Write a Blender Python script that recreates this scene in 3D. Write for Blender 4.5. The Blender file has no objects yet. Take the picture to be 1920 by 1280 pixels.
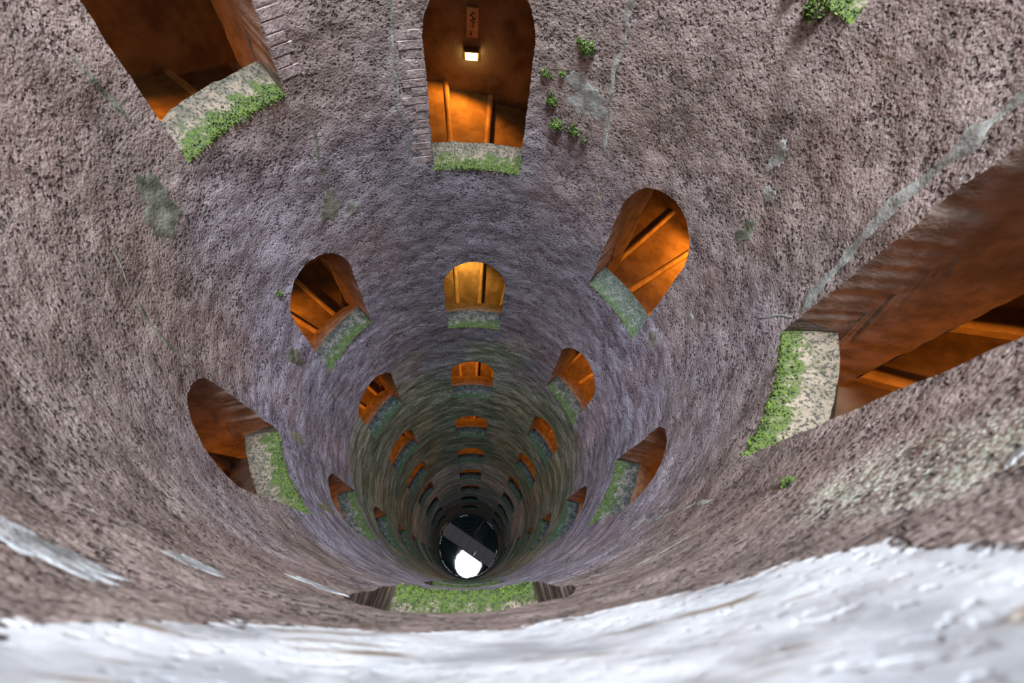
import bpy, math, random
from mathutils import Matrix, Vector, noise

# ---------------------------------------------------------------- dimensions
R = 2.35                                  # radius of the shaft (m)
WATER = 16.6256                           # camera height above the water, in shaft radii
F_PX, YAW, PITCH, ROLL = 835.15, -0.003065, 0.493646, 0.183977
CAM_X, CAM_Y = 0.182022, -0.933879        # in shaft radii
SP = 1.725005                             # vertical spacing of the windows in a column
A0 = 0.181848                             # bearing of the far column
Z0 = -1.705762                            # lip of the first far window
HW = 0.229813                             # half width of a window (radians)
MOUTH = 4.4                               # well mouth above the camera
RI, RO = 1.34, 2.12                       # stair corridor inner / outer radius
ARCH_RISE = 0.24
FLOOR_DZ = -0.30
STEP_DEG = 60.0 / 7.0
RISE = SP / 21.0
rnd = random.Random(7)
PI = math.pi


def W(th, r, z):
    """th: degrees from the far column (positive to the left), r and z in shaft radii -> metres"""
    a = math.radians(th) + A0
    return Vector((-math.sin(a) * r * R, math.cos(a) * r * R, (z + WATER) * R))


scene = bpy.context.scene
col = scene.collection

# ---------------------------------------------------------------- camera
fw = Vector((math.sin(PITCH) * math.sin(YAW), math.sin(PITCH) * math.cos(YAW), -math.cos(PITCH)))
u0 = Vector((math.cos(PITCH) * math.sin(YAW), math.cos(PITCH) * math.cos(YAW), math.sin(PITCH)))
r0 = fw.cross(u0)
rt = math.cos(ROLL) * r0 + math.sin(ROLL) * u0
up = -math.sin(ROLL) * r0 + math.cos(ROLL) * u0
cam_data = bpy.data.cameras.new('camera')
cam = bpy.data.objects.new('camera', cam_data)
col.objects.link(cam)
m = Matrix((rt, up, -fw)).transposed().to_4x4()
m.translation = Vector((CAM_X * R, CAM_Y * R, WATER * R))
cam.matrix_world = m
cam_data.sensor_width = 36.0
cam_data.lens = F_PX / 1920.0 * 36.0
cam_data.clip_start = 0.02
cam_data.clip_end = 300.0
cam_data.dof.use_dof = True
cam_data.dof.focus_distance = 7.0
cam_data.dof.aperture_fstop = 1.6
scene.camera = cam

# ---------------------------------------------------------------- sky, exposure
world = bpy.data.worlds.new('overcast_sky')
scene.world = world
world.use_nodes = True
bg = world.node_tree.nodes['Background']
bg.inputs['Color'].default_value = (0.80, 0.90, 1.0, 1)
bg.inputs['Strength'].default_value = 20.0
scene.view_settings.view_transform = 'Standard'
scene.view_settings.look = 'None'
scene.view_settings.gamma = 1.0
scene.view_settings.use_curve_mapping = False
scene.view_settings.exposure = 2.75

portal = bpy.data.lights.new('sky_portal', 'AREA')     # guides the sky's light through the well mouth, gives none itself
portal.shape = 'DISK'
portal.size = 2.0 * R
portal.cycles.is_portal = True
po = bpy.data.objects.new('sky_portal', portal)
po.location = (0, 0, (WATER + MOUTH) * R)
col.objects.link(po)
scene.cycles.diffuse_bounces = 4
scene.cycles.glossy_bounces = 3
scene.cycles.max_bounces = 6
scene.cycles.adaptive_threshold = 0.1


# ---------------------------------------------------------------- node helpers
class NB:
    def __init__(self, name):
        self.mat = bpy.data.materials.new(name)
        self.mat.use_nodes = True
        self.t = self.mat.node_tree
        self.t.nodes.clear()
        self.out = self.t.nodes.new('ShaderNodeOutputMaterial')
        self.b = self.t.nodes.new('ShaderNodeBsdfPrincipled')
        self.t.links.new(self.b.outputs[0], self.out.inputs[0])
        self.pos = self.t.nodes.new('ShaderNodeNewGeometry').outputs['Position']

    def link(self, a, inp):
        if isinstance(a, bpy.types.NodeSocket):
            self.t.links.new(a, inp)
        else:
            inp.default_value = a

    def n(self, typ, **kw):
        nd = self.t.nodes.new(typ)
        for k, v in kw.items():
            setattr(nd, k, v)
        return nd

    def uv(self):
        s = self.n('ShaderNodeUVMap')
        s.uv_map = 'UVMap'
        x = self.n('ShaderNodeSeparateXYZ')
        self.t.links.new(s.outputs[0], x.inputs[0])
        return x.outputs[0], x.outputs[1]

    def noise(self, scale, detail=3.0, rough=0.55, vec=None, dist=0.0):
        nd = self.n('ShaderNodeTexNoise')
        self.link(vec if vec is not None else self.pos, nd.inputs['Vector'])
        nd.inputs['Scale'].default_value = scale
        nd.inputs['Detail'].default_value = detail
        nd.inputs['Roughness'].default_value = rough
        nd.inputs['Distortion'].default_value = dist
        return nd.outputs['Fac']

    def voro(self, scale, vec=None, feature='F1', rand=1.0):
        nd = self.n('ShaderNodeTexVoronoi', feature=feature)
        self.link(vec if vec is not None else self.pos, nd.inputs['Vector'])
        nd.inputs['Scale'].default_value = scale
        nd.inputs['Randomness'].default_value = rand
        return nd.outputs['Distance']

    def math(self, op, a, b=0.0, c=0.0):
        nd = self.n('ShaderNodeMath', operation=op)
        self.link(a, nd.inputs[0])
        self.link(b, nd.inputs[1])
        self.link(c, nd.inputs[2])
        return nd.outputs[0]

    def ramp(self, v, lo, hi, a=0.0, b=1.0):
        nd = self.n('ShaderNodeMapRange', interpolation_type='SMOOTHSTEP')
        self.link(v, nd.inputs['Value'])
        nd.inputs['From Min'].default_value = lo
        nd.inputs['From Max'].default_value = hi
        nd.inputs['To Min'].default_value = a
        nd.inputs['To Max'].default_value = b
        return nd.outputs[0]

    def mix(self, f, a, b):
        nd = self.n('ShaderNodeMix', data_type='RGBA')
        self.link(f, nd.inputs[0])
        for v, i in ((a, 6), (b, 7)):
            if isinstance(v, tuple):
                v = (v[0], v[1], v[2], 1.0)
            self.link(v, nd.inputs[i])
        return nd.outputs[2]

    def stretch(self, sx, sy, sz):
        nd = self.n('ShaderNodeMapping')
        self.link(self.pos, nd.inputs['Vector'])
        nd.inputs['Scale'].default_value = (sx, sy, sz)
        return nd.outputs[0]

    def bump(self, h, dist=0.02, strength=1.0, prev=None):
        nd = self.n('ShaderNodeBump')
        nd.inputs['Strength'].default_value = strength
        nd.inputs['Distance'].default_value = dist
        self.link(h, nd.inputs['Height'])
        if prev is not None:
            self.link(prev, nd.inputs['Normal'])
        return nd.outputs[0]

    def done(self, color, rough=0.9, normal=None, spec=0.3):
        self.link(color if not isinstance(color, tuple) else (*color, 1.0), self.b.inputs['Base Color'])
        self.link(rough, self.b.inputs['Roughness'])
        self.b.inputs['Specular IOR Level'].default_value = spec
        if normal is not None:
            self.link(normal, self.b.inputs['Normal'])
        return self.mat


M = {}


def pitted(b, cells=False):
    """coarse pitted render: height for the bump and a mask of the pits"""
    n1 = b.noise(4.5, 2.0, 0.6)
    n2 = b.noise(44.0, 1.0, 0.6)
    h = b.math('ADD', b.math('MULTIPLY', n1, 0.75), b.math('MULTIPLY', n2, 0.22))
    if not cells:
        return h, None
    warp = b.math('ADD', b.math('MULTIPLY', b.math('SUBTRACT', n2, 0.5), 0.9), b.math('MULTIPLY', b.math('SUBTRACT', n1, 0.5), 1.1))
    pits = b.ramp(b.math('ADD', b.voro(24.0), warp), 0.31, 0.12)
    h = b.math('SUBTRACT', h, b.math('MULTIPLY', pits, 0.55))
    return h, pits


def make_wall():
    b = NB('tufa_render')
    u, v = b.uv()
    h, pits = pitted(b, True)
    big = b.noise(0.55, 1.0, 0.6)
    mid = b.noise(2.6, 4.0, 0.7)
    fine = b.noise(70.0, 1.0, 0.6)
    streak = b.noise(1.0, 3.0, 0.65, vec=b.stretch(1.6, 1.6, 3.6))
    # colour by height: brown above, violet grey in the middle, algae below, brick dark at the foot
    c = b.mix(b.ramp(mid, 0.26, 0.72), (0.122, 0.087, 0.073), (0.310, 0.240, 0.212))
    cv = b.mix(b.ramp(mid, 0.26, 0.72), (0.165, 0.130, 0.165), (0.43, 0.405, 0.485))
    vz = b.math('ADD', v, b.math('MULTIPLY', b.math('SUBTRACT', big, 0.5), 2.4))
    c = b.mix(b.ramp(vz, -0.9, -2.6), c, cv)
    # the far side is darker
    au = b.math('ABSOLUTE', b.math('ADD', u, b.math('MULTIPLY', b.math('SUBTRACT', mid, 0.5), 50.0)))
    far_dark = b.math('MULTIPLY', b.ramp(au, 75.0, 25.0, 0.0, 0.62), b.ramp(vz, -1.2, -1.9))
    c = b.mix(far_dark, c, (0.105, 0.088, 0.092))
    ca = b.mix(b.ramp(streak, 0.35, 0.65), (0.11, 0.14, 0.065), (0.36, 0.385, 0.30))  # algae tones, lightened in place of the light missing this deep
    c = b.mix(b.ramp(vz, -3.75, -4.35, 0.0, 0.92), c, ca)
    cg = b.mix(b.ramp(streak, 0.4, 0.62), (0.34, 0.345, 0.31), (0.74, 0.73, 0.69))  # pale masonry, lightened further to make up for weak daylight
    c = b.mix(b.ramp(v, -8.4, -8.75, 0.0, 0.9), c, cg)
    cr = b.mix(b.ramp(mid, 0.35, 0.65), (0.26, 0.20, 0.17), (0.44, 0.36, 0.31))
    c = b.mix(b.ramp(vz, -12.0, -14.0, 0.0, 0.8), c, cr)
    # thin algae in blotches
    blot = b.math('MULTIPLY', b.ramp(mid, 0.40, 0.28), b.ramp(v, -1.6, -3.6, 0.0, 0.75))
    c = b.mix(blot, c, (0.12, 0.15, 0.07))
    # grains of pale and dark aggregate
    c = b.mix(b.ramp(fine, 0.56, 0.72, 0.0, 0.40), c, (0.50, 0.44, 0.42))
    # crust of pale lichen on the near wall, low on the right
    uw = b.math('ADD', u, b.math('MULTIPLY', b.math('LESS_THAN', u, 0.0), 360.0))
    lx = b.math('DIVIDE', b.math('SUBTRACT', uw, 212.5), 6.5)
    ly = b.math('DIVIDE', b.math('ADD', v, 0.50), 0.22)
    le = b.math('ADD', b.math('MULTIPLY', lx, lx), b.math('MULTIPLY', ly, ly))
    lm = b.math('MULTIPLY', b.ramp(le, 1.3, 0.1), b.ramp(b.math('ADD', fine, b.math('MULTIPLY', mid, 0.6)), 0.80, 0.90))
    c = b.mix(lm, c, (0.40, 0.42, 0.34))
    c = b.mix(b.ramp(fine, 0.45, 0.30, 0.0, 0.4), c, (0.075, 0.055, 0.052))
    c = b.mix(b.math('MULTIPLY', pits, 0.7), c, (0.045, 0.032, 0.030))  # shade inside the pits painted into the colour
    # whitewashed panel with worn edges under the near window
    x = b.math('DIVIDE', b.math('SUBTRACT', u, 183.2), 17.6)
    y = b.math('DIVIDE', b.math('ADD', v, 0.24), 0.325)
    e = b.math('ADD', b.math('POWER', b.math('ABSOLUTE', x), 4.0), b.math('POWER', b.math('ABSOLUTE', y), 4.0))
    e = b.math('ADD', e, b.math('MULTIPLY', b.math('SUBTRACT', mid, 0.5), 2.6))
    wm = b.ramp(e, 1.12, 0.92)
    hs = b.noise(2.6, 3.0, 0.6, vec=b.stretch(1.0, 1.0, 5.0))
    wc = b.mix(b.ramp(mid, 0.42, 0.62), (0.68, 0.70, 0.725), (0.40, 0.415, 0.44))
    wc = b.mix(b.ramp(hs, 0.57, 0.70), wc, (0.24, 0.18, 0.13))
    wc = b.mix(b.ramp(fine, 0.56, 0.7, 0.0, 0.4), wc, (0.45, 0.43, 0.43))
    c = b.mix(wm, c, wc)
    hh = b.math('MULTIPLY', h, b.math('SUBTRACT', 1.0, b.math('MULTIPLY', wm, 0.9)))
    nrm = b.bump(hh, 0.035, 1.0)
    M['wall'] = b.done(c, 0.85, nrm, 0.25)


def make_plain(name, c1, c2, scale=3.0, bump=0.02, rough=0.9, spec=0.25, grain=None):
    b = NB(name)
    h, pits = pitted(b)
    c = b.mix(b.ramp(b.noise(scale, 3.0, 0.62), 0.35, 0.65), c1, c2)
    if grain:
        c = b.mix(b.ramp(b.noise(30.0, 4.0, 0.62), 0.55, 0.72, 0.0, 0.6), c, grain)
    nrm = b.bump(h, bump) if bump else None
    M[name] = b.done(c, rough, nrm, spec)


def make_sill(name, stone1, stone2, moss1, moss2, reach, amount):
    b = NB(name)
    u, v = b.uv()
    n = b.noise(11.0, 4.0, 0.66)
    f = b.noise(42.0, 2.0, 0.7)
    c = b.mix(b.ramp(n, 0.38, 0.62), stone1, stone2)
    c = b.mix(b.ramp(f, 0.5, 0.60, 0.0, 0.8), c, (0.02, 0.024, 0.02))
    k = b.math('SUBTRACT', b.math('ADD', v, b.math('MULTIPLY', b.math('SUBTRACT', n, 0.5), 1.7)), reach)
    mm = b.ramp(k, 0.16, -0.14, 0.0, amount)
    mc = b.mix(b.ramp(f, 0.38, 0.62), moss1, moss2)
    c = b.mix(mm, c, mc)
    nrm = b.bump(b.math('ADD', b.math('MULTIPLY', n, 0.5), b.math('MULTIPLY', f, 0.6)), 0.02)
    M[name] = b.done(c, 0.85, nrm, 0.2)


make_wall()
make_plain('corridor_tufa', (0.16, 0.115, 0.085), (0.33, 0.25, 0.19), 2.0, 0.03)
make_plain('jamb_tufa', (0.17, 0.125, 0.10), (0.30, 0.225, 0.185), 5.0, 0.022)
make_plain('step_stone', (0.19, 0.135, 0.085), (0.31, 0.23, 0.15), 4.0, 0.006, 0.7)
make_plain('nosing_stone', (0.30, 0.22, 0.14), (0.42, 0.32, 0.21), 6.0, 0.005, 0.6)
make_plain('brick_clay', (0.20, 0.15, 0.14), (0.36, 0.28, 0.265), 9.0, 0.025, grain=(0.46, 0.40, 0.38))
make_plain('mortar_grey', (0.15, 0.145, 0.125), (0.31, 0.31, 0.285), 7.0, 0.02)
make_plain('mortar_green', (0.08, 0.085, 0.055), (0.21, 0.21, 0.165), 8.0, 0.02)
make_plain('lime_white', (0.20, 0.20, 0.195), (0.44, 0.46, 0.47), 7.0, 0.02)
make_plain('mortar_ochre', (0.20, 0.18, 0.10), (0.30, 0.29, 0.18), 9.0, 0.01)
make_plain('slab_gravel', (0.3, 0.28, 0.25), (0.4, 0.38, 0.34), 3.0, 0.01)
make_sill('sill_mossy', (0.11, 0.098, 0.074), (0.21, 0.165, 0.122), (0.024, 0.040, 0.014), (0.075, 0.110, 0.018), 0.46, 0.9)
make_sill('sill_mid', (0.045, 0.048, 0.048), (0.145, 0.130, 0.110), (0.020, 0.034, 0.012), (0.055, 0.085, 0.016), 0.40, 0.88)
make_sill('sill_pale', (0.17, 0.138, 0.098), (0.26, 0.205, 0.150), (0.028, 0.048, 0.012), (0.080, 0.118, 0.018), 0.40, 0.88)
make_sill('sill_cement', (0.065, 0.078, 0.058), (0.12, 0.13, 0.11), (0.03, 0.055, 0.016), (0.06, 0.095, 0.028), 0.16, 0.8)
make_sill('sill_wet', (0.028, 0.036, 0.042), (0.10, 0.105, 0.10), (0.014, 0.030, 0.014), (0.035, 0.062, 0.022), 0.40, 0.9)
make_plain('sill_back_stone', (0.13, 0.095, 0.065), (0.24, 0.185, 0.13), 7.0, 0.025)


make_plain('sill_back_dark', (0.05, 0.034, 0.022), (0.11, 0.075, 0.05), 7.0, 0.03)  # darker copy of the back stone, shade from daylight put into its colour


def simple(name, c, rough=0.6, metal=0.0, emit=None, es=0.0, spec=0.4, lo=0.8, sc=14.0):
    b = NB(name)
    b.b.inputs['Metallic'].default_value = metal
    if emit:
        b.b.inputs['Emission Color'].default_value = (*emit, 1)
        b.b.inputs['Emission Strength'].default_value = es
    n = b.noise(sc, 2.0)
    cc = b.mix(b.ramp(n, 0.38, 0.62), tuple(x * lo for x in c), c)
    M[name] = b.done(cc, rough, None, spec)


simple('moss_leaf', (0.105, 0.165, 0.018), 0.8, lo=0.32, sc=22.0)
simple('moss_leaf_dark', (0.06, 0.11, 0.02), 0.85, lo=0.5)
simple('fern_leaf', (0.11, 0.20, 0.025), 0.7, lo=0.5)
simple('lamp_glass', (0.9, 0.8, 0.5), 0.3, 0, (1.0, 0.72, 0.22), 1.1)
simple('lamp_body', (0.22, 0.14, 0.07), 0.5)
simple('sign_board', (0.75, 0.55, 0.36), 0.6)
simple('sign_ink', (0.03, 0.025, 0.02), 0.6)
simple('rusty_deck', (0.070, 0.050, 0.047), 0.55)
simple('rusty_beam', (0.07, 0.05, 0.045), 0.6)
simple('pipe_metal', (0.16, 0.15, 0.14), 0.5, 0.4)
simple('fleck_pale', (0.70, 0.76, 0.82), 0.6)
simple('handrail_wood', (0.42, 0.27, 0.14), 0.5)
b = NB('well_water')
b.b.inputs['IOR'].default_value = 1.33
M['well_water'] = b.done((0.006, 0.012, 0.012), 0.015, b.bump(b.noise(2.5, 2.0), 0.004, 0.15), 0.5)


# ---------------------------------------------------------------- mesh helpers
def mesh_obj(name, verts, faces, mat, parent=None, uvs=None, smooth=True):
    me = bpy.data.meshes.new(name)
    me.from_pydata([tuple(v) for v in verts], [], faces)
    if uvs is not None:
        lay = me.uv_layers.new(name='UVMap')
        vi = [0] * len(me.loops)
        me.loops.foreach_get('vertex_index', vi)
        buf = [0.0] * (2 * len(vi))
        for k, q in enumerate(vi):
            buf[2 * k], buf[2 * k + 1] = uvs[q]
        lay.data.foreach_set('uv', buf)
    me.materials.append(M[mat])
    if smooth:
        me.polygons.foreach_set('use_smooth', [True] * len(me.polygons))
    me.update()
    o = bpy.data.objects.new(name, me)
    col.objects.link(o)
    if parent is not None:
        o.parent = parent
    return o


def empty(name, loc=(0, 0, 0)):
    o = bpy.data.objects.new(name, None)
    o.empty_display_size = 0.1
    col.objects.link(o)
    return o


def tag(o, label, cat, group=None, kind=None):
    o['label'] = label
    o['category'] = cat
    if group:
        o['group'] = group
    if kind:
        o['kind'] = kind
    return o


def grid(nu, nv, fn, uvfn=None, flip=False):
    vs, us, fs = [], [], []
    for j in range(nv + 1):
        for i in range(nu + 1):
            vs.append(fn(i / nu, j / nv))
            if uvfn:
                us.append(uvfn(i / nu, j / nv))
    w = nu + 1
    for j in range(nv):
        for i in range(nu):
            q = (j * w + i, j * w + i + 1, (j + 1) * w + i + 1, (j + 1) * w + i)
            fs.append(q[::-1] if flip else q)
    return vs, fs, us


def disp(th, z):
    """unevenness of the shaft wall, in radii"""
    a = math.radians(th)
    p = Vector((math.cos(a), math.sin(a), z)) * R
    n = noise.noise(p * 0.7) * 0.011 + noise.noise(p * 2.6) * 0.0045 + noise.noise(p * 8.0) * 0.0024
    return n


def wob(th, z, k):
    a = math.radians(th)
    p = Vector((math.cos(a) + 7.3 * k, math.sin(a), z)) * R
    return noise.noise(p * 4.0) * 0.0055 + noise.noise(p * 13.0) * 0.0035


# ---------------------------------------------------------------- window lattice
def lip_z(c, i):
    base = {0: Z0, 1: Z0 + SP / 3, 2: Z0 - SP / 3, 3: Z0, -1: Z0 + 2 * SP / 3, -2: Z0 + SP / 3}[c]
    return base - SP * i


def spring(i, c=0):
    if (c, i) == (2, 0):
        return 0.62
    return 0.67 if i <= 1 else 0.76      # the upper windows are a little lower


COLS = [0, 1, 2, 3, -2, -1]
FIRST = {0: -1, 1: -1, 2: -1, 3: -1, -1: 0, -2: -1}
LAST = {0: 8, 1: 9, 2: 8, 3: 8, -1: 9, -2: 9}
NVS, NHS = 120, 72
BELOW = 0.4
HWD = math.degrees(HW)


def outline(c, i, nv=NVS, nh=NHS, door=0.0, jitter=True):
    """window outline from the lower left corner, counter clockwise as seen from the shaft; each (th, z, piece)"""
    cx, zl = 60.0 * c, lip_z(c, i) + door
    sp = spring(i, c) - door * 0.5
    pts = []
    aj = math.radians(30)

    def arch(t):          # t from 0 (right) to pi (left)
        return (cx - HWD * math.cos(t), zl + sp + ARCH_RISE * math.sin(t))
    for k in range(nh):   # bottom, left to right  (left is +theta)
        pts.append((cx + HWD - 2 * HWD * k / nh, zl, 'b'))
    L1, L2 = sp, ARCH_RISE * aj
    nj = int(nv * L1 / (L1 + L2))
    for k in range(nv):   # right side upwards
        if k < nj:
            pts.append((cx - HWD, zl + sp * k / nj, 'j'))
        else:
            pts.append((*arch(aj * (k - nj) / (nv - nj)), 'a'))
    for k in range(nh):
        pts.append((*arch(aj + (PI - 2 * aj) * k / nh), 'a'))
    for k in range(nv):   # left side downwards
        if k < nv - nj:
            pts.append((*arch(PI - aj + aj * k / (nv - nj)), 'a'))
        else:
            pts.append((cx + HWD, zl + sp * (1 - (k - (nv - nj)) / nj), 'k'))
    if jitter:
        out = []
        for th, z, p in pts:
            s = 0.35 if (p == 'b') else 1.0
            out.append((th + math.degrees(wob(th, z, 1)) * s, z + wob(th, z, 2) * s, p))
        pts = out
    return pts


def rect(c, i, nv=NVS, nh=NHS):
    cx, zb = 60.0 * c, lip_z(c, i) - BELOW
    pts = []
    for k in range(nh):
        pts.append((cx + 30 - 60.0 * k / nh, zb))
    for k in range(nv):
        pts.append((cx - 30, zb + SP * k / nv))
    for k in range(nh):
        pts.append((cx - 30 + 60.0 * k / nh, zb + SP))
    for k in range(nv):
        pts.append((cx + 30, zb + SP - SP * k / nv))
    return pts


def is_door(c, i):
    return (c in (1, -2)) and i == 9


def door_dz(c, i):
    return 0.23 if is_door(c, i) else 0.0


# ---------------------------------------------------------------- the shaft wall
def build_shaft():
    vs, fs, us = [], [], []

    def add(th, z):
        vs.append(W(th, 1.0 + disp(th, z), z))
        us.append((th, z))
        return len(vs) - 1
    for c in COLS:
        for i in range(FIRST[c], LAST[c] + 1):
            o = outline(c, i, door=door_dz(c, i))
            q = rect(c, i)
            n = len(o)
            K = 26 if lip_z(c, i) > -6 else 8
            prev = None
            for k in range(K + 1):
                t = k / K
                t = t ** 1.25
                ring = [add(o[j][0] + (q[j][0] - o[j][0]) * t, o[j][1] + (q[j][1] - o[j][1]) * t) for j in range(n)]
                if prev:
                    for j in range(n):
                        j2 = (j + 1) % n
                        fs.append((prev[j], ring[j], ring[j2], prev[j2]))
                prev = ring
        # plain wall above the windows, and down into the water
        def strip(z1, z2, rows):
            g = [[add(60 * c + 30 - 60.0 * k / NHS, z1 + (z2 - z1) * r_ / rows) for k in range(NHS + 1)] for r_ in range(rows + 1)]
            for r_ in range(rows):
                for k in range(NHS):
                    fs.append((g[r_][k], g[r_][k + 1], g[r_ + 1][k + 1], g[r_ + 1][k]))
        zt = lip_z(c, FIRST[c]) - BELOW + SP
        strip(zt, MOUTH, 30)
        zb = lip_z(c, LAST[c]) - BELOW
        if zb > -17.0:
            strip(-17.056, zb, 12)
    o = mesh_obj('wall_shaft', vs, fs, 'wall', uvs=us)
    return tag(o, 'round shaft wall of pitted brown and violet grey stone, green with algae lower down', 'wall', kind='structure')


shaft = build_shaft()

# outer cylinder of the stair corridors, top slab and bottom disc added to shut out sky light
vs, fs, us = grid(96, 120, lambda u, v: W(360 * u, RO, -17.3 + (MOUTH + 17.3) * v))
tag(mesh_obj('wall_outer', vs, fs, 'corridor_tufa'), 'brown rough tufa wall on the far side of the stairs', 'wall', kind='structure')
vs, fs, us = grid(96, 2, lambda u, v: W(360 * u, 1.0 + (RO + 0.6 - 1.0) * v, MOUTH + 0.002))
tag(mesh_obj('ceiling', vs, fs, 'slab_gravel'), 'unseen slab around the well mouth, added to shut out sky light', 'ground', kind='structure')
vs, fs, us = grid(96, 2, lambda u, v: W(360 * u, 0.02 + (RO + 0.05 - 0.02) * v, -17.3))
tag(mesh_obj('bottom_cap', vs, fs, 'corridor_tufa'), 'unseen disc under the water, added to shut out light from below', 'ground', kind='structure')


# inner wall of the stair corridors, with the same openings
def build_inner():
    vs, fs = [], []

    def add(th, z):
        vs.append(W(th, RI, z))
        return len(vs) - 1
    nv, nh = 30, 12
    for c in COLS:
        for i in range(FIRST[c], LAST[c] + 1):
            o = outline(c, i, nv, nh, door_dz(c, i), False)
            zl = lip_z(c, i)
            q = rect(c, i, nv, nh)
            n = len(o)
            a = []
            for th, z, p in o:
                if p == 'b' and not is_door(c, i):
                    z = zl + sill_profile(RI, (c, i) in STEEP)
                a.append(add(th, z))
            d = [add(*t) for t in q]
            for j in range(n):
                j2 = (j + 1) % n
                fs.append((a[j], a[j2], d[j2], d[j]))
        zt = lip_z(c, FIRST[c]) - BELOW + SP
        g = [[add(60 * c + 30 - 5.0 * k, z) for k in range(13)] for z in (zt, MOUTH)]
        for k in range(12):
            fs.append((g[0][k], g[0][k + 1], g[1][k + 1], g[1][k]))
        zb = lip_z(c, LAST[c]) - BELOW
        g = [[add(60 * c + 30 - 5.0 * k, z) for k in range(13)] for z in (-17.3, zb)]
        for k in range(12):
            fs.append((g[0][k], g[0][k + 1], g[1][k + 1], g[1][k]))
    o = mesh_obj('wall_inner', vs, fs, 'corridor_tufa', smooth=False)
    return tag(o, 'tufa wall between the stairs and the shaft', 'wall', kind='structure')





STEEP = {(0, 0), (1, 0), (-1, 0), (-1, 1), (2, 0), (-2, 0)}
RIDGE_R, RIDGE_Z, BACK_Z = 1.13, 0.066, -0.14


def sill_profile(r, steep=False):
    if steep and r > RIDGE_R:
        return max(RIDGE_Z - (r - RIDGE_R) * 6.0, BACK_Z - 0.12)
    if r <= RIDGE_R:
        return RIDGE_Z * (r - 1.0) / (RIDGE_R - 1.0)
    return RIDGE_Z + (BACK_Z - RIDGE_Z) * (r - RIDGE_R) / (RI - RIDGE_R)


build_inner()

# ---------------------------------------------------------------- windows
ORD = ['first', 'second', 'third', 'fourth', 'fifth', 'sixth', 'seventh', 'eighth', 'ninth', 'tenth', 'eleventh']
COLNAME = {0: 'in the far column straight ahead', 1: 'in the column left of the far one',
           2: 'in the column low on the left', 3: 'in the near column under the viewer',
           -1: 'in the column right of the far one', -2: 'in the column low on the right'}
CHIP = {(0, 0): 0.006, (1, 0): 0.016, (-2, 0): 0.006}


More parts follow.
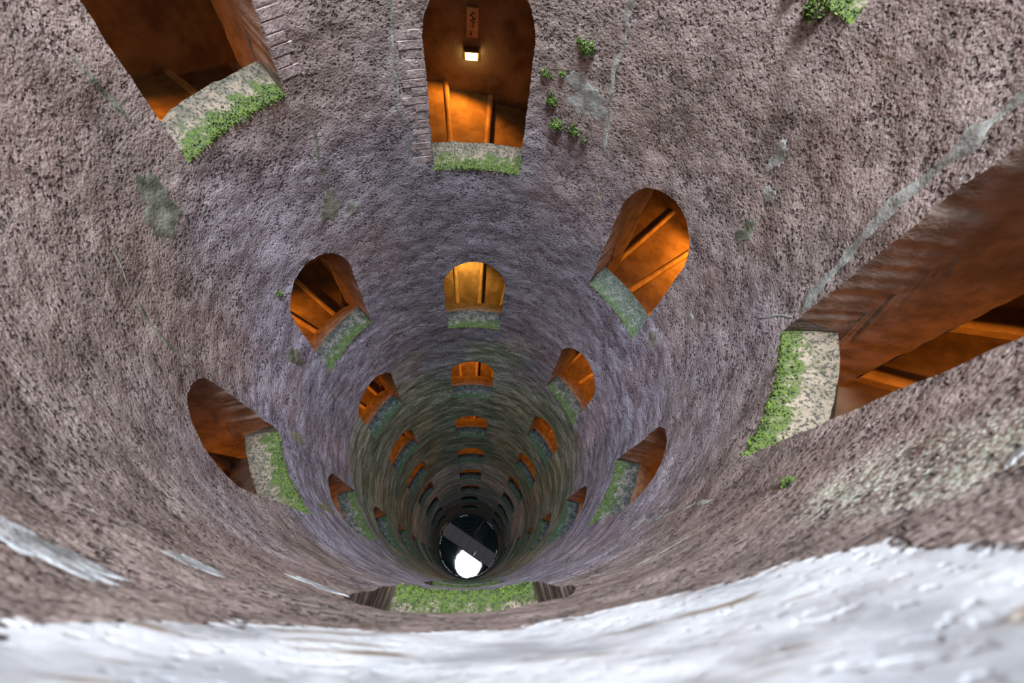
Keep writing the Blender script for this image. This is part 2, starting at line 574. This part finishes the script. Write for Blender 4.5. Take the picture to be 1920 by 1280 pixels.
def build_window(num, c, i):
    zl = lip_z(c, i)
    dd = door_dz(c, i)
    door = is_door(c, i)
    e = empty(('door_%d' if door else 'window_%d') % num)
    e.location = W(60 * c, 1.0, zl)
    inv = e.location.copy()
    o = outline(c, i, door=dd)
    n = len(o)
    rs = [1.0, 1.03, 1.065, 1.10, 1.13, 1.17, 1.22, 1.28, RI] if not ((c, i) in STEEP) else [1.0, 1.03, 1.065, 1.10, 1.13, 1.14, 1.185, 1.26, RI]
    sp = spring(i, c) - dd * 0.5
    chip = CHIP.get((c, i), 0.003)
    steep = (c, i) in STEEP

    def prof(r):
        return 0.0 if door else sill_profile(r, steep)

    def place(th, z, r, piece, fr):
        """extrude an outline point outwards, the foot of the jambs following the sill"""
        zz = z
        if piece in 'jkb':
            f = max(0.0, min(1.0, 1.0 - (z - zl - dd) / sp))
            zz = z + prof(r) * f
        rough = 0.0
        if r > 1.0:
            p = W(th, r, zz)
            rough = noise.noise(p * 2.2) * 0.004 + noise.noise(p * 7.0) * 0.0022
        fade = max(0.0, 1.0 - (r - 1.0) / 0.1)
        return W(th + (math.degrees(rough) if piece != 'b' else 0), r + disp(th, z) * fade, zz + (rough if piece == 'a' else 0)) - inv

    def strip(idx, name, mat):
        v, f = [], []
        for r in rs:
            for j in idx:
                th, z, p = o[j % n]
                v.append(place(th, z, r, p, 0))
        w = len(idx)
        for a in range(len(rs) - 1):
            for j in range(w - 1):
                f.append((a * w + j, (a + 1) * w + j, (a + 1) * w + j + 1, a * w + j + 1))
        return mesh_obj(name, v, f, mat, e)
    nj0 = NHS
    ja = [j for j in range(n) if o[j][2] == 'j']
    jk = [j for j in range(n) if o[j][2] == 'k']
    aa = [j for j in range(n) if o[j][2] == 'a']
    strip(ja + [ja[-1] + 1], 'jamb', 'jamb_tufa')
    strip(jk + [0], 'jamb', 'jamb_tufa')
    strip(aa + [aa[-1] + 1], 'arch_soffit', 'jamb_tufa')
    # sill: slope towards the shaft up to the ridge, then the back slope down to the stairs
    low = [o[j] for j in range(NHS)] + [o[NHS]]

    def sill_pt(k, r, zc):
        th, z, p = low[k]
        edge = min(1.0, min(k, NHS - k) / 4.0)
        q = W(th, r, z)
        w = noise.noise(q * 3.0) * 0.6 + noise.noise(q * 9.0) * 0.4
        lump = (noise.noise(q * 6.0) * 0.003 + noise.noise(q * 18.0) * 0.0015) * edge
        fade = max(0.0, 1.0 - (r - 1.0) / 0.05)
        rr = r + disp(th, z) * fade
        if abs(r - RIDGE_R) < 1e-6:
            rr += w * chip * edge
            lump += w * chip * 0.5 * edge
        return W(th, rr, z + zc + (lump if r > 1.0 else 0.0)) - inv
    bow = 0.012 if (c, i) == (-1, 1) else 0.004

    def sheet(name, radii, mat):
        v, f, us = [], [], []
        for a, r in enumerate(radii):
            t = a / (len(radii) - 1)
            for k in range(NHS + 1):
                z = prof(r)
                if name == 'sill' and not door:
                    z += bow * math.sin(PI * t)
                v.append(sill_pt(k, r, z))
                us.append((k / NHS, t))
        w = NHS + 1
        for a in range(len(radii) - 1):
            for k in range(NHS):
                f.append((a * w + k, (a + 1) * w + k, (a + 1) * w + k + 1, a * w + k + 1))
        return mesh_obj(name, v, f, mat, e, uvs=us)
    if door:
        sheet('threshold', [1.0, 1.05, 1.1, 1.13, 1.2, 1.27, RI], 'sill_back_stone')
    else:
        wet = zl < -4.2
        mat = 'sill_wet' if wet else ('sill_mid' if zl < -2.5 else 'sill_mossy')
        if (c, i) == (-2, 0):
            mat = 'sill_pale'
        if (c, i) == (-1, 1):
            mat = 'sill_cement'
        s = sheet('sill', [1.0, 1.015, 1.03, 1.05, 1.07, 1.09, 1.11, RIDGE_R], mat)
        s['label'] = 'sloping stone sill with moss along its lower edge'
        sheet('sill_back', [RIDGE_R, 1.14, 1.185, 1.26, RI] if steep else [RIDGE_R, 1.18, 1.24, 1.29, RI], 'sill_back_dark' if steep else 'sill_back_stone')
    # tufts of moss along the lip of the nearer windows
    if not door and -4.2 < zl < 0.0:
        moss_sill(e, c, i, zl, inv, dense=0.45 if (c, i) == (-1, 1) else (1.0 if zl > -2.4 else 0.35))
    if door:
        lab = 'doorway at the %s end of the footbridge over the water' % ('left' if c == 1 else 'right')
        tag(e, lab, 'doorway', kind='structure')
    else:
        k = i if not (c in (0, 1, 3, -2) or c == 2) else i
        if i < 0:
            lab = 'arched opening above the frame %s' % COLNAME[c]
        else:
            lab = 'arched stone window with mossy sill, %s from the top %s' % (ORD[k], COLNAME[c])
        tag(e, lab, 'window', group='arched windows down the shaft', kind='structure')
    return e


def blade(v, f, base, nrm, tang, size, lr):
    """a short curled leaf of moss, two quads"""
    side = nrm.cross(tang).normalized()
    d = (nrm * lr.uniform(0.5, 1.0) + tang * lr.uniform(-0.8, 0.8) + side * lr.uniform(-0.8, 0.8)).normalized()
    w = d.cross(Vector((lr.uniform(-1, 1), lr.uniform(-1, 1), lr.uniform(-1, 1)))).normalized() * size * 0.32
    k = len(v)
    m1 = base + d * size * 0.55
    tip = base + d * size + tang * size * 0.15
    v += [base - w * 0.5, base + w * 0.5, m1 + w, m1 - w, tip]
    f += [(k, k + 1, k + 2, k + 3), (k + 3, k + 2, k + 4)]


def moss_sill(e, c, i, zl, inv, dense=1.0):
    lr = random.Random(100 + c * 37 + i * 11)
    v, f = [], []
    nn = int(1300 * dense)
    for _ in range(nn):
        t = lr.random()
        th = 60 * c + HWD - 2 * HWD * (0.02 + 0.96 * t)
        q = W(th, 1.0, zl)
        cl = noise.noise(q * 3.1) * 0.5 + 0.5
        if lr.random() > 0.25 + 0.9 * cl:
            continue
        rr = 1.0 + 0.055 * (lr.random() ** 2.0) * (0.35 + cl)
        zz = zl + sill_profile(rr) + 0.004 * math.sin(PI * (rr - 1) / 0.13)
        if lr.random() < 0.22:                     # hangs a little below the lip
            rr = 1.0
            zz = zl - 0.02 * lr.random() * cl
        base = W(th, rr + (disp(th, zl) if rr < 1.01 else disp(th, zl) * max(0, 1 - (rr - 1) / 0.05)), zz) - inv
        nrm = Vector((-base.x * 0, 0, 1.0)) + (W(th, 0, 0) - W(th, 1, 0)).normalized() * 0.6
        tang = (W(th + 1, 1, 0) - W(th, 1, 0)).normalized()
        blade(v, f, base, nrm.normalized(), tang, lr.uniform(0.009, 0.026), lr)
    o = mesh_obj('moss', v, f, 'moss_leaf', e, smooth=False)
    o['kind'] = 'stuff'
    o['label'] = 'bright green moss along the lip of the sill'


WIN = {}
num = dn = 0
for c in COLS:
    for i in range(FIRST[c], LAST[c] + 1):
        if is_door(c, i):
            dn += 1
            WIN[c, i] = build_window(dn, c, i)
        else:
            num += 1
            WIN[c, i] = build_window(num, c, i)


# ---------------------------------------------------------------- brick quoins beside two windows
def curved_block(th1, th2, z1, z2, ra, rb, inv, bev=0.0012):
    v, f = [], []
    bd = math.degrees(bev) * 1.0
    for (r, a, bz) in ((rb, 0, 0), (ra + bev, 0, 0), (ra, bd, bev)):
        for z in (z1 + bz, z2 - bz):
            for k in range(4):
                t = k / 3
                v.append(W(th1 + a + (th2 - th1 - 2 * a) * t, r, z) - inv)
    for L in range(2):
        o_, p_ = L * 8, (L + 1) * 8
        for k in range(3):
            f.append((o_ + k, o_ + k + 1, p_ + k + 1, p_ + k))
            f.append((o_ + 4 + k, p_ + 4 + k, p_ + 5 + k, o_ + 5 + k))
        f.append((o_, p_, p_ + 4, o_ + 4))
        f.append((o_ + 3, o_ + 7, p_ + 7, p_ + 3))
    for k in range(3):
        f.append((16 + k, 17 + k, 21 + k, 20 + k))
    return v, f


def quoins(c, i, side, za, zb, w0):
    e = WIN[c, i]
    inv = e.location.copy()
    z, k = za, 0
    while z > zb:
        h = 0.033 + 0.006 * rnd.random()
        wd = w0 + (0.9 if k % 2 else -0.7) + rnd.uniform(-0.9, 0.9)
        a = 60 * c + side * (HWD + 0.35)
        bb = a + side * wd
        t1, t2 = (a, bb) if a < bb else (bb, a)
        d = disp((t1 + t2) / 2, z)
        v, f = curved_block(t1, t2, z - h, z, 1.0 + d - 0.0008 - 0.0018 * rnd.random(), 1.02, inv)
        mesh_obj('brick', v, f, 'brick_clay', e, smooth=False)
        z -= h + 0.005
        k += 1


quoins(0, 0, 1, Z0 + 0.70, Z0 + 0.09, 4.6)
quoins(1, 0, -1, lip_z(1, 0) + 0.62, lip_z(1, 0) + 0.06, 4.6)


# ---------------------------------------------------------------- stairs
def zf(h, phi):
    """height of the stair pitch line of helix h at unwrapped angle phi (degrees, left is up)"""
    return Z0 + FLOOR_DZ - h * SP + SP / 180.0 * phi


def build_stairs(h):
    e = empty('stair_flight')
    tag(e, 'stone stairs spiralling down behind the %s, lit orange' % ('uppermost far window' if h == 0 else 'second far window'),
        'stairs', kind='structure')
    nose0 = 6.0
    lo = int((-8.0 - zf(h, 0)) / RISE)
    hi = int((0.75 - zf(h, 0)) / RISE)
    for k in range(lo, hi):
        th1 = nose0 + (k - 1) * STEP_DEG           # lower (right) edge of the tread
        th2 = th1 + STEP_DEG
        z = Z0 + FLOOR_DZ - h * SP + k * RISE
        drop = RISE * 0.22
        ra, rb = RI - 0.01, RO + 0.005
        org = W(th1, RI, z)
        v, f = [], []
        segs = 3
        for t in range(segs + 1):
            th = th1 + (th2 - th1) * t / segs
            zt = z - drop + 2 * drop * t / segs
            for r in (ra, rb):
                v.append(W(th, r, zt) - org)
                v.append(W(th, r, z - 0.16) - org)
        for t in range(segs):
            q = t * 4
            p = q + 4
            f += [(q, q + 2, p + 2, p), (q + 1, p + 1, p + 3, q + 3), (q, p, p + 1, q + 1), (q + 2, q + 3, p + 3, p + 2)]
        f += [(0, 1, 3, 2), (segs * 4, segs * 4 + 2, segs * 4 + 3, segs * 4 + 1)]
        s = mesh_obj('step', v, f, 'step_stone', e, smooth=False)
        s.location = org
        # rounded nosing strip along the front edge
        v, f = [], []
        n = 7
        rad = 0.021
        for r in (ra, (ra + rb) / 2, rb):
            for a in range(n + 1):
                g = PI * a / n
                thc = th1 + math.degrees(rad * 0.9 / r) * 0.8 - math.degrees(math.cos(g) * rad / r)
                v.append(W(thc, r, z - drop - 0.004 + math.sin(g) * rad) - org)
        w = n + 1
        for rr in range(2):
            for a in range(n):
                f.append((rr * w + a, rr * w + a + 1, (rr + 1) * w + a + 1, (rr + 1) * w + a))
        f.append(tuple(range(w)))
        f.append(tuple(range(2 * w, 3 * w))[::-1])
        nz = mesh_obj('nosing', v, f, 'nosing_stone', s)
    return e


for h in (0, 1):
    build_stairs(h)
    lo = (-17.2 - zf(h, 0)) / (SP / 180.0)
    top = (-7.9 - zf(h, 0)) / (SP / 180.0)
    n = int((top - lo) / 5)
    vs, fs, us = grid(n, 3, lambda u, v: W(lo + (top - lo) * u, RI - 0.01 + (RO - RI + 0.015) * v, zf(h, lo + (top - lo) * u)))
    tag(mesh_obj('floor_ramp', vs, fs, 'step_stone'), 'lower run of stairs deep behind the shaft wall, %s' % ('left turn' if h else 'right turn'), 'stairs', kind='structure')
    top = (MOUTH - 1.2 - zf(h, 0)) / (SP / 180.0)
    n = int((top - lo) / 5)

    def vault(u, v):
        phi = lo + (top - lo) * u
        g = PI * (1 - v)
        r = (RI + RO) / 2 + math.cos(g) * (RO - RI) / 2
        return W(phi, r, min(zf(h, phi) + 1.10 + 0.36 * math.sin(g), MOUTH))
    vs, fs, us = grid(n, 10, vault)
    tag(mesh_obj('ceiling_vault', vs, fs, 'corridor_tufa'), 'brown barrel vault over the %s stairs' % ('upper' if h == 0 else 'lower'), 'ceiling', kind='structure')


# ---------------------------------------------------------------- stair lamps
def box(v, f, c, ax, ay, az, sx, sy, sz):
    k = len(v)
    for x in (-1, 1):
        for y in (-1, 1):
            for z in (-1, 1):
                v.append(c + ax * (x * sx / 2) + ay * (y * sy / 2) + az * (z * sz / 2))
    f += [(k, k + 1, k + 3, k + 2), (k + 4, k + 6, k + 7, k + 5), (k, k + 4, k + 5, k + 1),
          (k + 2, k + 3, k + 7, k + 6), (k, k + 2, k + 6, k + 4), (k + 1, k + 5, k + 7, k + 3)]


def frame_at(th):
    rad_ = (W(th, 1, 0) - W(th, 0, 0)).normalized()
    tan_ = (W(th + 0.5, 1, 0) - W(th - 0.5, 1, 0)).normalized()
    return rad_, tan_, Vector((0, 0, 1))


def lamp(th, r, z, energy, colr, label, outward, mat_s=True):
    """bulkhead lamp: back box, hood and glass; outward = True when it hangs on the outer wall"""
    rad_, tan_, zz = frame_at(th)
    inward = -rad_ if outward else rad_
    p = W(th, r, z)
    e = empty('stair_lamp')
    e.location = p
    v, f = [], []
    box(v, f, inward * 0.015, inward, tan_, zz, 0.03, 0.24, 0.18)
    bb_ = mesh_obj('back_box', v, f, 'lamp_body', e, smooth=False)
    v, f = [], []
    box(v, f, inward * 0.07, inward, tan_, zz, 0.08, 0.19, 0.12)
    mesh_obj('glass', v, f, 'lamp_glass', bb_, smooth=False)
    v, f = [], []
    box(v, f, inward * 0.065 + zz * 0.075, inward, tan_, zz, 0.13, 0.23, 0.02)
    mesh_obj('hood', v, f, 'lamp_body', bb_, smooth=False)
    ld = bpy.data.lights.new('lamp_light', 'SPOT')
    ld.spot_size = math.radians(150)
    ld.spot_blend = 0.6
    ld.energy = energy
    ld.color = colr
    ld.shadow_soft_size = 0.06
    lo_ = bpy.data.objects.new('lamp_light', ld)
    lo_.location = inward * 0.19 + zz * (-0.03)
    aim = (inward * 0.9 - zz * 0.42 + tan_ * 0.35).normalized()
    lo_.rotation_euler = aim.to_track_quat('-Z', 'Y').to_euler()
    lo_.parent = e
    col.objects.link(lo_)
    tag(e, label, 'lamp', group='orange stair lamps')
    return e


ORANGE = (1.0, 0.29, 0.022)
AMBER = (1.0, 0.50, 0.08)
LAMP_E = 17.0
SHORT = {0: 'far column', 1: 'left column', 2: 'lower left column', 3: 'near column', -1: 'right column', -2: 'lower right column'}
for c in COLS:
    for i in range(FIRST[c], LAST[c] + 1):
        z = lip_z(c, i)
        if c == 3 or (i < 0 and c != 2) or (z < -12.5 and (c, i) != (1, 9)):
            continue
        en = LAMP_E * (1.0 if z > -9 else 0.6)
        colr = AMBER if (c, i) == (0, 1) else ORANGE
        if (c, i) in ((0, 0), (0, 1)):
            en *= 0.8
        if (c, i) == (0, 0):
            lab = 'small glowing lamp on the wall inside the topmost far window'
        elif is_door(c, i):
            lab = 'orange lamp inside the doorway at the left end of the footbridge'
        elif i < 0:
            lab = 'orange lamp inside the window above the first of the lower left column'
        else:
            lab = 'orange lamp lighting the stairs inside the %s window of the %s' % (ORD[i], SHORT[c])
        lamp(60 * c + 1.58, RO, z - 0.022 + (0.45 if is_door(c, i) else 0), en, colr, lab, True)

# board with dark strokes above the lamp in the first far window
rad_, tan_, zz = frame_at(1.45)
e = empty('sign_board')
e.location = W(1.45, RO - 0.012, -1.54)
v, f = [], []
box(v, f, Vector(), rad_, tan_, zz, 0.04, 0.17, 0.40)
mesh_obj('board', v, f, 'sign_board', e, smooth=False)
strokes = [(0.02, 0.13, 0.05, 0.012, 0.5), (-0.02, 0.11, 0.06, 0.012, -0.6), (0.0, 0.08, 0.09, 0.014, 0.9), (0.02, 0.055, 0.05, 0.012, -0.3),
           (-0.01, 0.03, 0.06, 0.012, 0.3), (0.015, 0.0, 0.05, 0.013, -0.8), (0.01, -0.035, 0.045, 0.012, 0.4), (0.0, -0.06, 0.04, 0.011, 0.1),
           (-0.02, -0.13, 0.05, 0.011, 1.2), (-0.03, -0.15, 0.04, 0.011, 0.2), (-0.015, -0.16, 0.04, 0.011, 1.4)]
for x, z, L, t, a in strokes:
    v, f = [], []
    ax = tan_ * math.cos(a) + zz * math.sin(a)
    ay = -tan_ * math.sin(a) + zz * math.cos(a)
    box(v, f, -rad_ * 0.0215 + tan_ * -x + zz * z, rad_, ax, ay, 0.003, L, t)
    mesh_obj('stroke', v, f, 'sign_ink', e, smooth=False)
tag(e, 'narrow upright board with dark brush strokes above the lamp', 'sign')
# end of a handrail on its bracket
p1, p2 = W(-6.9, RO - 0.06, -2.137), W(-13.5, RO - 0.06, -2.05)
e = empty('handrail')
e.location = p1


def tube(v, f, a, b_, ra, n=8):
    d = (b_ - a).normalized()
    s = d.cross(Vector((0.3, 0.2, 1))).normalized()
    t = d.cross(s)
    k = len(v)
    for p in (a, b_):
        for q in range(n):
            g = 2 * PI * q / n
            v.append(p + s * math.cos(g) * ra + t * math.sin(g) * ra)
    for q in range(n):
        q2 = (q + 1) % n
        f.append((k + q, k + q2, k + n + q2, k + n + q))
    f.append(tuple(range(k, k + n))[::-1])
    f.append(tuple(range(k + n, k + 2 * n)))


v, f = [], []
tube(v, f, Vector(), p2 - p1, 0.022)
mesh_obj('rail', v, f, 'handrail_wood', e)
rad_, tan_, zz = frame_at(-7.5)
v, f = [], []
q = p1 + (p2 - p1) * 0.08 - p1
tube(v, f, q, q + rad_ * 0.16 - zz * 0.04, 0.012)
tube(v, f, q + rad_ * 0.135 - zz * 0.035, q + rad_ * 0.15 - zz * 0.04, 0.04)
mesh_obj('bracket', v, f, 'sign_ink', e)
tag(e, 'thin handrail end on a dark bracket inside the topmost far window', 'handrail')


# ---------------------------------------------------------------- mortar patches and seams on the wall
def patch(th, z, wth, hz, mat, seed, proud=0.0014, rot=0.0, name='mortar_patch', power=1.0):
    lr = random.Random(seed)
    ph = [lr.uniform(0, 6.28) for _ in range(6)]
    v, f = [], []
    n, K = 56, 8
    org = W(th, 1, z)
    for k in range(K + 1):
        t = k / K
        for j in range(n):
            a = 2 * PI * j / n
            q = 1.0 + 0.16 * math.sin(2 * a + ph[0]) + 0.14 * math.sin(3 * a + ph[1]) + 0.11 * math.sin(5 * a + ph[2]) + 0.08 * math.sin(9 * a + ph[3]) + 0.06 * math.sin(15 * a + ph[4])
            x, y = math.cos(a) * t * q * wth / 2, math.sin(a) * t * q * hz / 2
            xr = x * math.cos(rot) - math.radians(1) * 0 - y * math.sin(rot) * 57.3
            yr = x * math.sin(rot) / 57.3 + y * math.cos(rot)
            tt, z_ = th + xr, z + yr
            v.append(W(tt, 1.0 + disp(tt, z_) - proud * (1.0 if t < 0.86 else (1 - t) / 0.14 * 1.4 - 0.4), z_) - org)
    for k in range(K):
        for j in range(n):
            j2 = (j + 1) % n
            f.append((k * n + j, k * n + j2, (k + 1) * n + j2, (k + 1) * n + j))
    o = mesh_obj(name, v, f, mat, shaft)
    o.location = org
    return o


def seam(pts, width, mat, seed, proud=0.0010):
    lr = random.Random(seed)
    P = [Vector((math.radians(a), z)) for a, z in pts]
    fine = []
    for a, b_ in zip(P[:-1], P[1:]):
        n = max(3, int((b_ - a).length / 0.012))
        fine += [a + (b_ - a) * (k / n) for k in range(n)]
    fine.append(P[-1])
    v, f = [], []
    org = W(pts[0][0], 1, pts[0][1])
    nn = len(fine)
    for k, q in enumerate(fine):
        t = (fine[min(k + 1, nn - 1)] - fine[max(k - 1, 0)]).normalized()
        s = Vector((-t.y, t.x))
        w = width * max(0.12, 0.62 + 1.1 * noise.noise(Vector((k * 0.23, seed * 3.1, 0)))) * min(1.0, (min(k, nn - 1 - k) + 0.4) / 3.0)
        off = noise.noise(Vector((k * 0.13, seed * 1.7, 5))) * 0.016
        for j, x in enumerate((-1, -0.6, 0, 0.6, 1)):
            p = q + s * (x * w / 2 + off)
            th = math.degrees(p.x)
            v.append(W(th, 1.0 + disp(th, p.y) - proud * (1.0 if abs(x) < 0.9 else -0.6), p.y) - org)
    for k in range(nn - 1):
        for j in range(4):
            f.append((k * 5 + j, k * 5 + j + 1, k * 5 + 6 + j, k * 5 + 5 + j))
    o = mesh_obj('mortar_seam', v, f, mat, shaft)
    o.location = org
    return o


for n_, a in enumerate([(-28.9, -1.20, 9.0, 0.17, 'mortar_grey'), (-24.5, -1.13, 4.0, 0.10, 'mortar_grey'), (-81.2, -1.18, 4.0, 0.11, 'mortar_green'),
                        (-76.2, -0.92, 3.5, 0.10, 'mortar_grey'), (-80.0, -1.02, 3.2, 0.06, 'mortar_grey'), (-79.7, -2.07, 4.0, 0.15, 'mortar_grey'),
                        (84.2, -1.145, 8.0, 0.22, 'mortar_green'), (46.3, -1.73, 7.0, 0.16, 'mortar_green'), (40.5, -1.80, 5.0, 0.10, 'mortar_grey'),
                        (-85.0, -1.70, 3.0, 0.08, 'mortar_grey'), (104.0, -2.56, 2.6, 0.24, 'mortar_ochre'),
                        (126.0, -2.80, 3.0, 0.42, 'mortar_ochre'), (81.0, -2.35, 5.0, 0.2, 'mortar_green')]):
    patch(*a, seed=n_ + 3)
for n_, a in enumerate([(155.5, -0.525, 11.0, 0.075, 'lime_white'), (158.0, -0.745, 4.6, 0.06, 'lime_white'), (163.5, -1.03, 7.5, 0.05, 'lime_white'),
                        (-149.0, -0.375, 2.2, 0.014, 'lime_white'), (-150.4, -0.345, 1.2, 0.014, 'lime_white')]):
    patch(*a, seed=n_ + 40, name='lime_patch')
seam([(-32.0, -0.6), (-32.4, -0.82), (-33.0, -0.95), (-33.3, -1.07), (-35.3, -1.22), (-36.3, -1.41)], 0.030, 'mortar_grey', 1)
seam([(-36.2, -1.50), (-38.2, -1.62), (-39.2, -1.74)], 0.016, 'mortar_ochre', 2)
seam([(79.5, -0.72), (78.9, -0.82), (78.7, -0.86), (77.4, -0.96)], 0.030, 'mortar_green', 3)
seam([(98.0, -1.05), (103.1, -1.195), (104.7, -1.275), (106.7, -1.39), (107.9, -1.53)], 0.020, 'mortar_green', 4)
seam([(-105.9, -1.08), (-99.9, -1.24), (-99.7, -1.35), (-101.0, -1.5), (-102.0, -1.8), (-102.0, -2.05)], 0.016, 'mortar_grey', 5)
seam([(-100.5, -0.2), (-101.3, -0.415), (-101.5, -0.48), (-101.3, -0.58), (-101.3, -0.69), (-102.2, -0.82), (-104.1, -0.96), (-105.6, -1.05)], 0.062, 'mortar_grey', 6)
seam([(116.0, -2.45), (121.0, -2.75), (123.0, -2.96)], 0.020, 'mortar_grey', 7)
seam([(19.5, -0.7), (19.9, -0.9), (20.2, -1.1), (21.0, -1.35), (20.0, -1.62)], 0.020, 'mortar_grey', 8)
seam([(53.1, -3.47), (48.8, -3.235), (40.3, -3.20), (29.4, -3.234), (19.9, -3.30)], 0.034, 'mortar_grey', 10)
seam([(-18.2, -3.70), (-29.7, -3.776), (-40.0, -3.95), (-46.5, -4.17)], 0.024, 'mortar_grey', 11)
seam([(129.7, -2.55), (140.1, -2.55), (145.4, -2.44)], 0.020, 'mortar_ochre', 12)
seam([(-142.0, -1.78), (-142.1, -1.37), (-142.2, -1.11)], 0.026, 'mortar_grey', 13)
seam([(-162.6, -1.16), (-159.3, -1.01), (-151.9, -0.99)], 0.020, 'mortar_grey', 14)
seam([(43.0, -1.2), (44.0, -1.4), (45.5, -1.62)], 0.020, 'mortar_green', 9)


# ---------------------------------------------------------------- tufts of small plants growing on the wall
def tuft(th, z, size, count, label, mat='fern_leaf', seed=1):
    lr = random.Random(seed)
    rad_, tan_, zz = frame_at(th)
    org = W(th, 1.0 + disp(th, z), z)
    v, f = [], []
    for _ in range(count):
        a, q = lr.uniform(0, 6.28), math.sqrt(lr.random())
        base = tan_ * math.cos(a) * q * size * 0.5 + zz * math.sin(a) * q * size * 0.5
        base -= rad_ * (size * 0.32 * (1 - q * q))
        blade(v, f, base, (-rad_ + zz * 0.3 + tan_ * math.cos(a) * 0.5).normalized(), tan_, lr.uniform(0.012, 0.03) * (0.6 + size * 3), lr)
    o = mesh_obj('moss_tuft', v, f, mat, None, smooth=False)
    o.location = org
    return tag(o, label, 'plant', group='small green tufts rooted in the wall')


tuft(-25.5, -0.987, 0.15, 260, 'largest and highest green tuft on the wall right of the topmost far window', seed=1)
tuft(-23.3, -0.970, 0.05, 60, 'tiny green sprig up left of the largest tuft', seed=2)
tuft(-16.3, -1.130, 0.08, 90, 'small green tuft close beside the edge of the topmost far window', seed=3)
tuft(-17.6, -1.142, 0.06, 70, 'small green tuft touching the one beside the topmost far window', seed=4)
tuft(-20.9, -1.118, 0.06, 60, 'lone small green tuft above left of the grey mortar patch', seed=5)
tuft(-19.3, -1.252, 0.12, 160, 'round green tuft halfway down left of the grey mortar patch', seed=6)
tuft(-18.6, -1.215, 0.07, 60, 'dark little sprig just over the round green tuft', 'moss_leaf_dark', seed=7)
tuft(-21.9, -1.350, 0.14, 200, 'lowest left of the big green tufts below the mortar patch', seed=8)
tuft(-26.9, -1.348, 0.13, 180, 'green tuft under the grey mortar patch with a trailing sprig', seed=9)
tuft(-30.3, -1.375, 0.08, 70, 'dark trailing sprig below the mortar patch', 'moss_leaf_dark', seed=10)
tuft(-144.3, -0.787, 0.055, 120, 'single bright green sprout on the near wall at lower right', 'moss_leaf', seed=11)
tuft(72.3, -1.928, 0.07, 90, 'small green tuft left of the second window in the left column', seed=12)
tuft(-66.5, -0.575, 0.15, 260, 'grassy moss hanging from the sill at the top right edge', 'moss_leaf', seed=13)
tuft(-61.0, -0.565, 0.10, 120, 'ragged moss hanging beside the grassy clump at the top right', 'moss_leaf', seed=14)

# ---------------------------------------------------------------- water, footbridge, pipe
vs, fs, us = grid(96, 3, lambda u, v: W(360 * u, 0.001 + 1.03 * v, -WATER))
o = mesh_obj('well_water', vs, fs, 'well_water')
tag(o, 'dark still water at the foot of the shaft mirroring the white sky', 'water', kind='structure')
BZ = -16.42
A_, B_ = Vector((-0.905, 0.385, 0)), Vector((0.885, -0.335, 0))
d = (B_ - A_).normalized()
s_ = Vector((-d.y, d.x, 0))
A_, B_ = A_ + d * 0.035, B_ - d * 0.005
e = empty('footbridge')
e.location = Vector((0, 0, (BZ + WATER) * R))
L = (B_ - A_).length * R
np_ = 6
for k in range(np_):
    v, f = [], []
    box(v, f, (A_ * R + d * (L * (k + 0.5) / np_)), d, s_, Vector((0, 0, 1)), L / np_ - 0.02, 0.98, 0.05)
    mesh_obj('deck_panel', v, f, 'rusty_deck', e, smooth=False)
for sg in (-1, 1):
    v, f = [], []
    box(v, f, ((A_ + B_) * 0.5 * R + s_ * sg * 0.51 + Vector((0, 0, -0.04))), d, s_, Vector((0, 0, 1)), L, 0.07, 0.2)
    mesh_obj('side_beam', v, f, 'rusty_beam', e, smooth=False)
tag(e, 'rusty brown footbridge spanning the water at the bottom', 'bridge')
p1, p2 = Vector((0.377, 0.88, BZ + WATER + 0.0)) * R, Vector((0.105, 0.280, BZ + WATER + 0.0)) * R
v, f = [], []
tube(v, f, Vector(), p2 - p1, 0.03)
o = mesh_obj('pipe', v, f, 'pipe_metal')
o.location = p1
tag(o, 'thin metal pipe running from the wall to the footbridge', 'pipe')
# pale flecks along the waterline
v, f = [], []
for k in range(420):
    th = rnd.uniform(0, 360)
    if noise.noise(Vector((th * 0.06, 3.3, 0))) < -0.02:
        continue
    r = 0.972 - 0.018 * rnd.random() ** 2
    q = len(v)
    s = rnd.uniform(0.02, 0.06)
    rad_, tan_, zz = frame_at(th)
    c0 = W(th, r, -WATER) + zz * 0.003
    for a in range(6):
        g = a * PI / 3
        v.append(c0 + tan_ * math.cos(g) * s * rnd.uniform(0.7, 1.6) + rad_ * math.sin(g) * s * 0.5)
    v.append(c0 + zz * 0.012)
    for a in range(6):
        f.append((q + a, q + (a + 1) % 6, q + 6))
o = mesh_obj('flecks', v, f, 'fleck_pale', smooth=False)
tag(o, 'pale flecks in a broken ring along the waterline', 'flecks', kind='stuff')
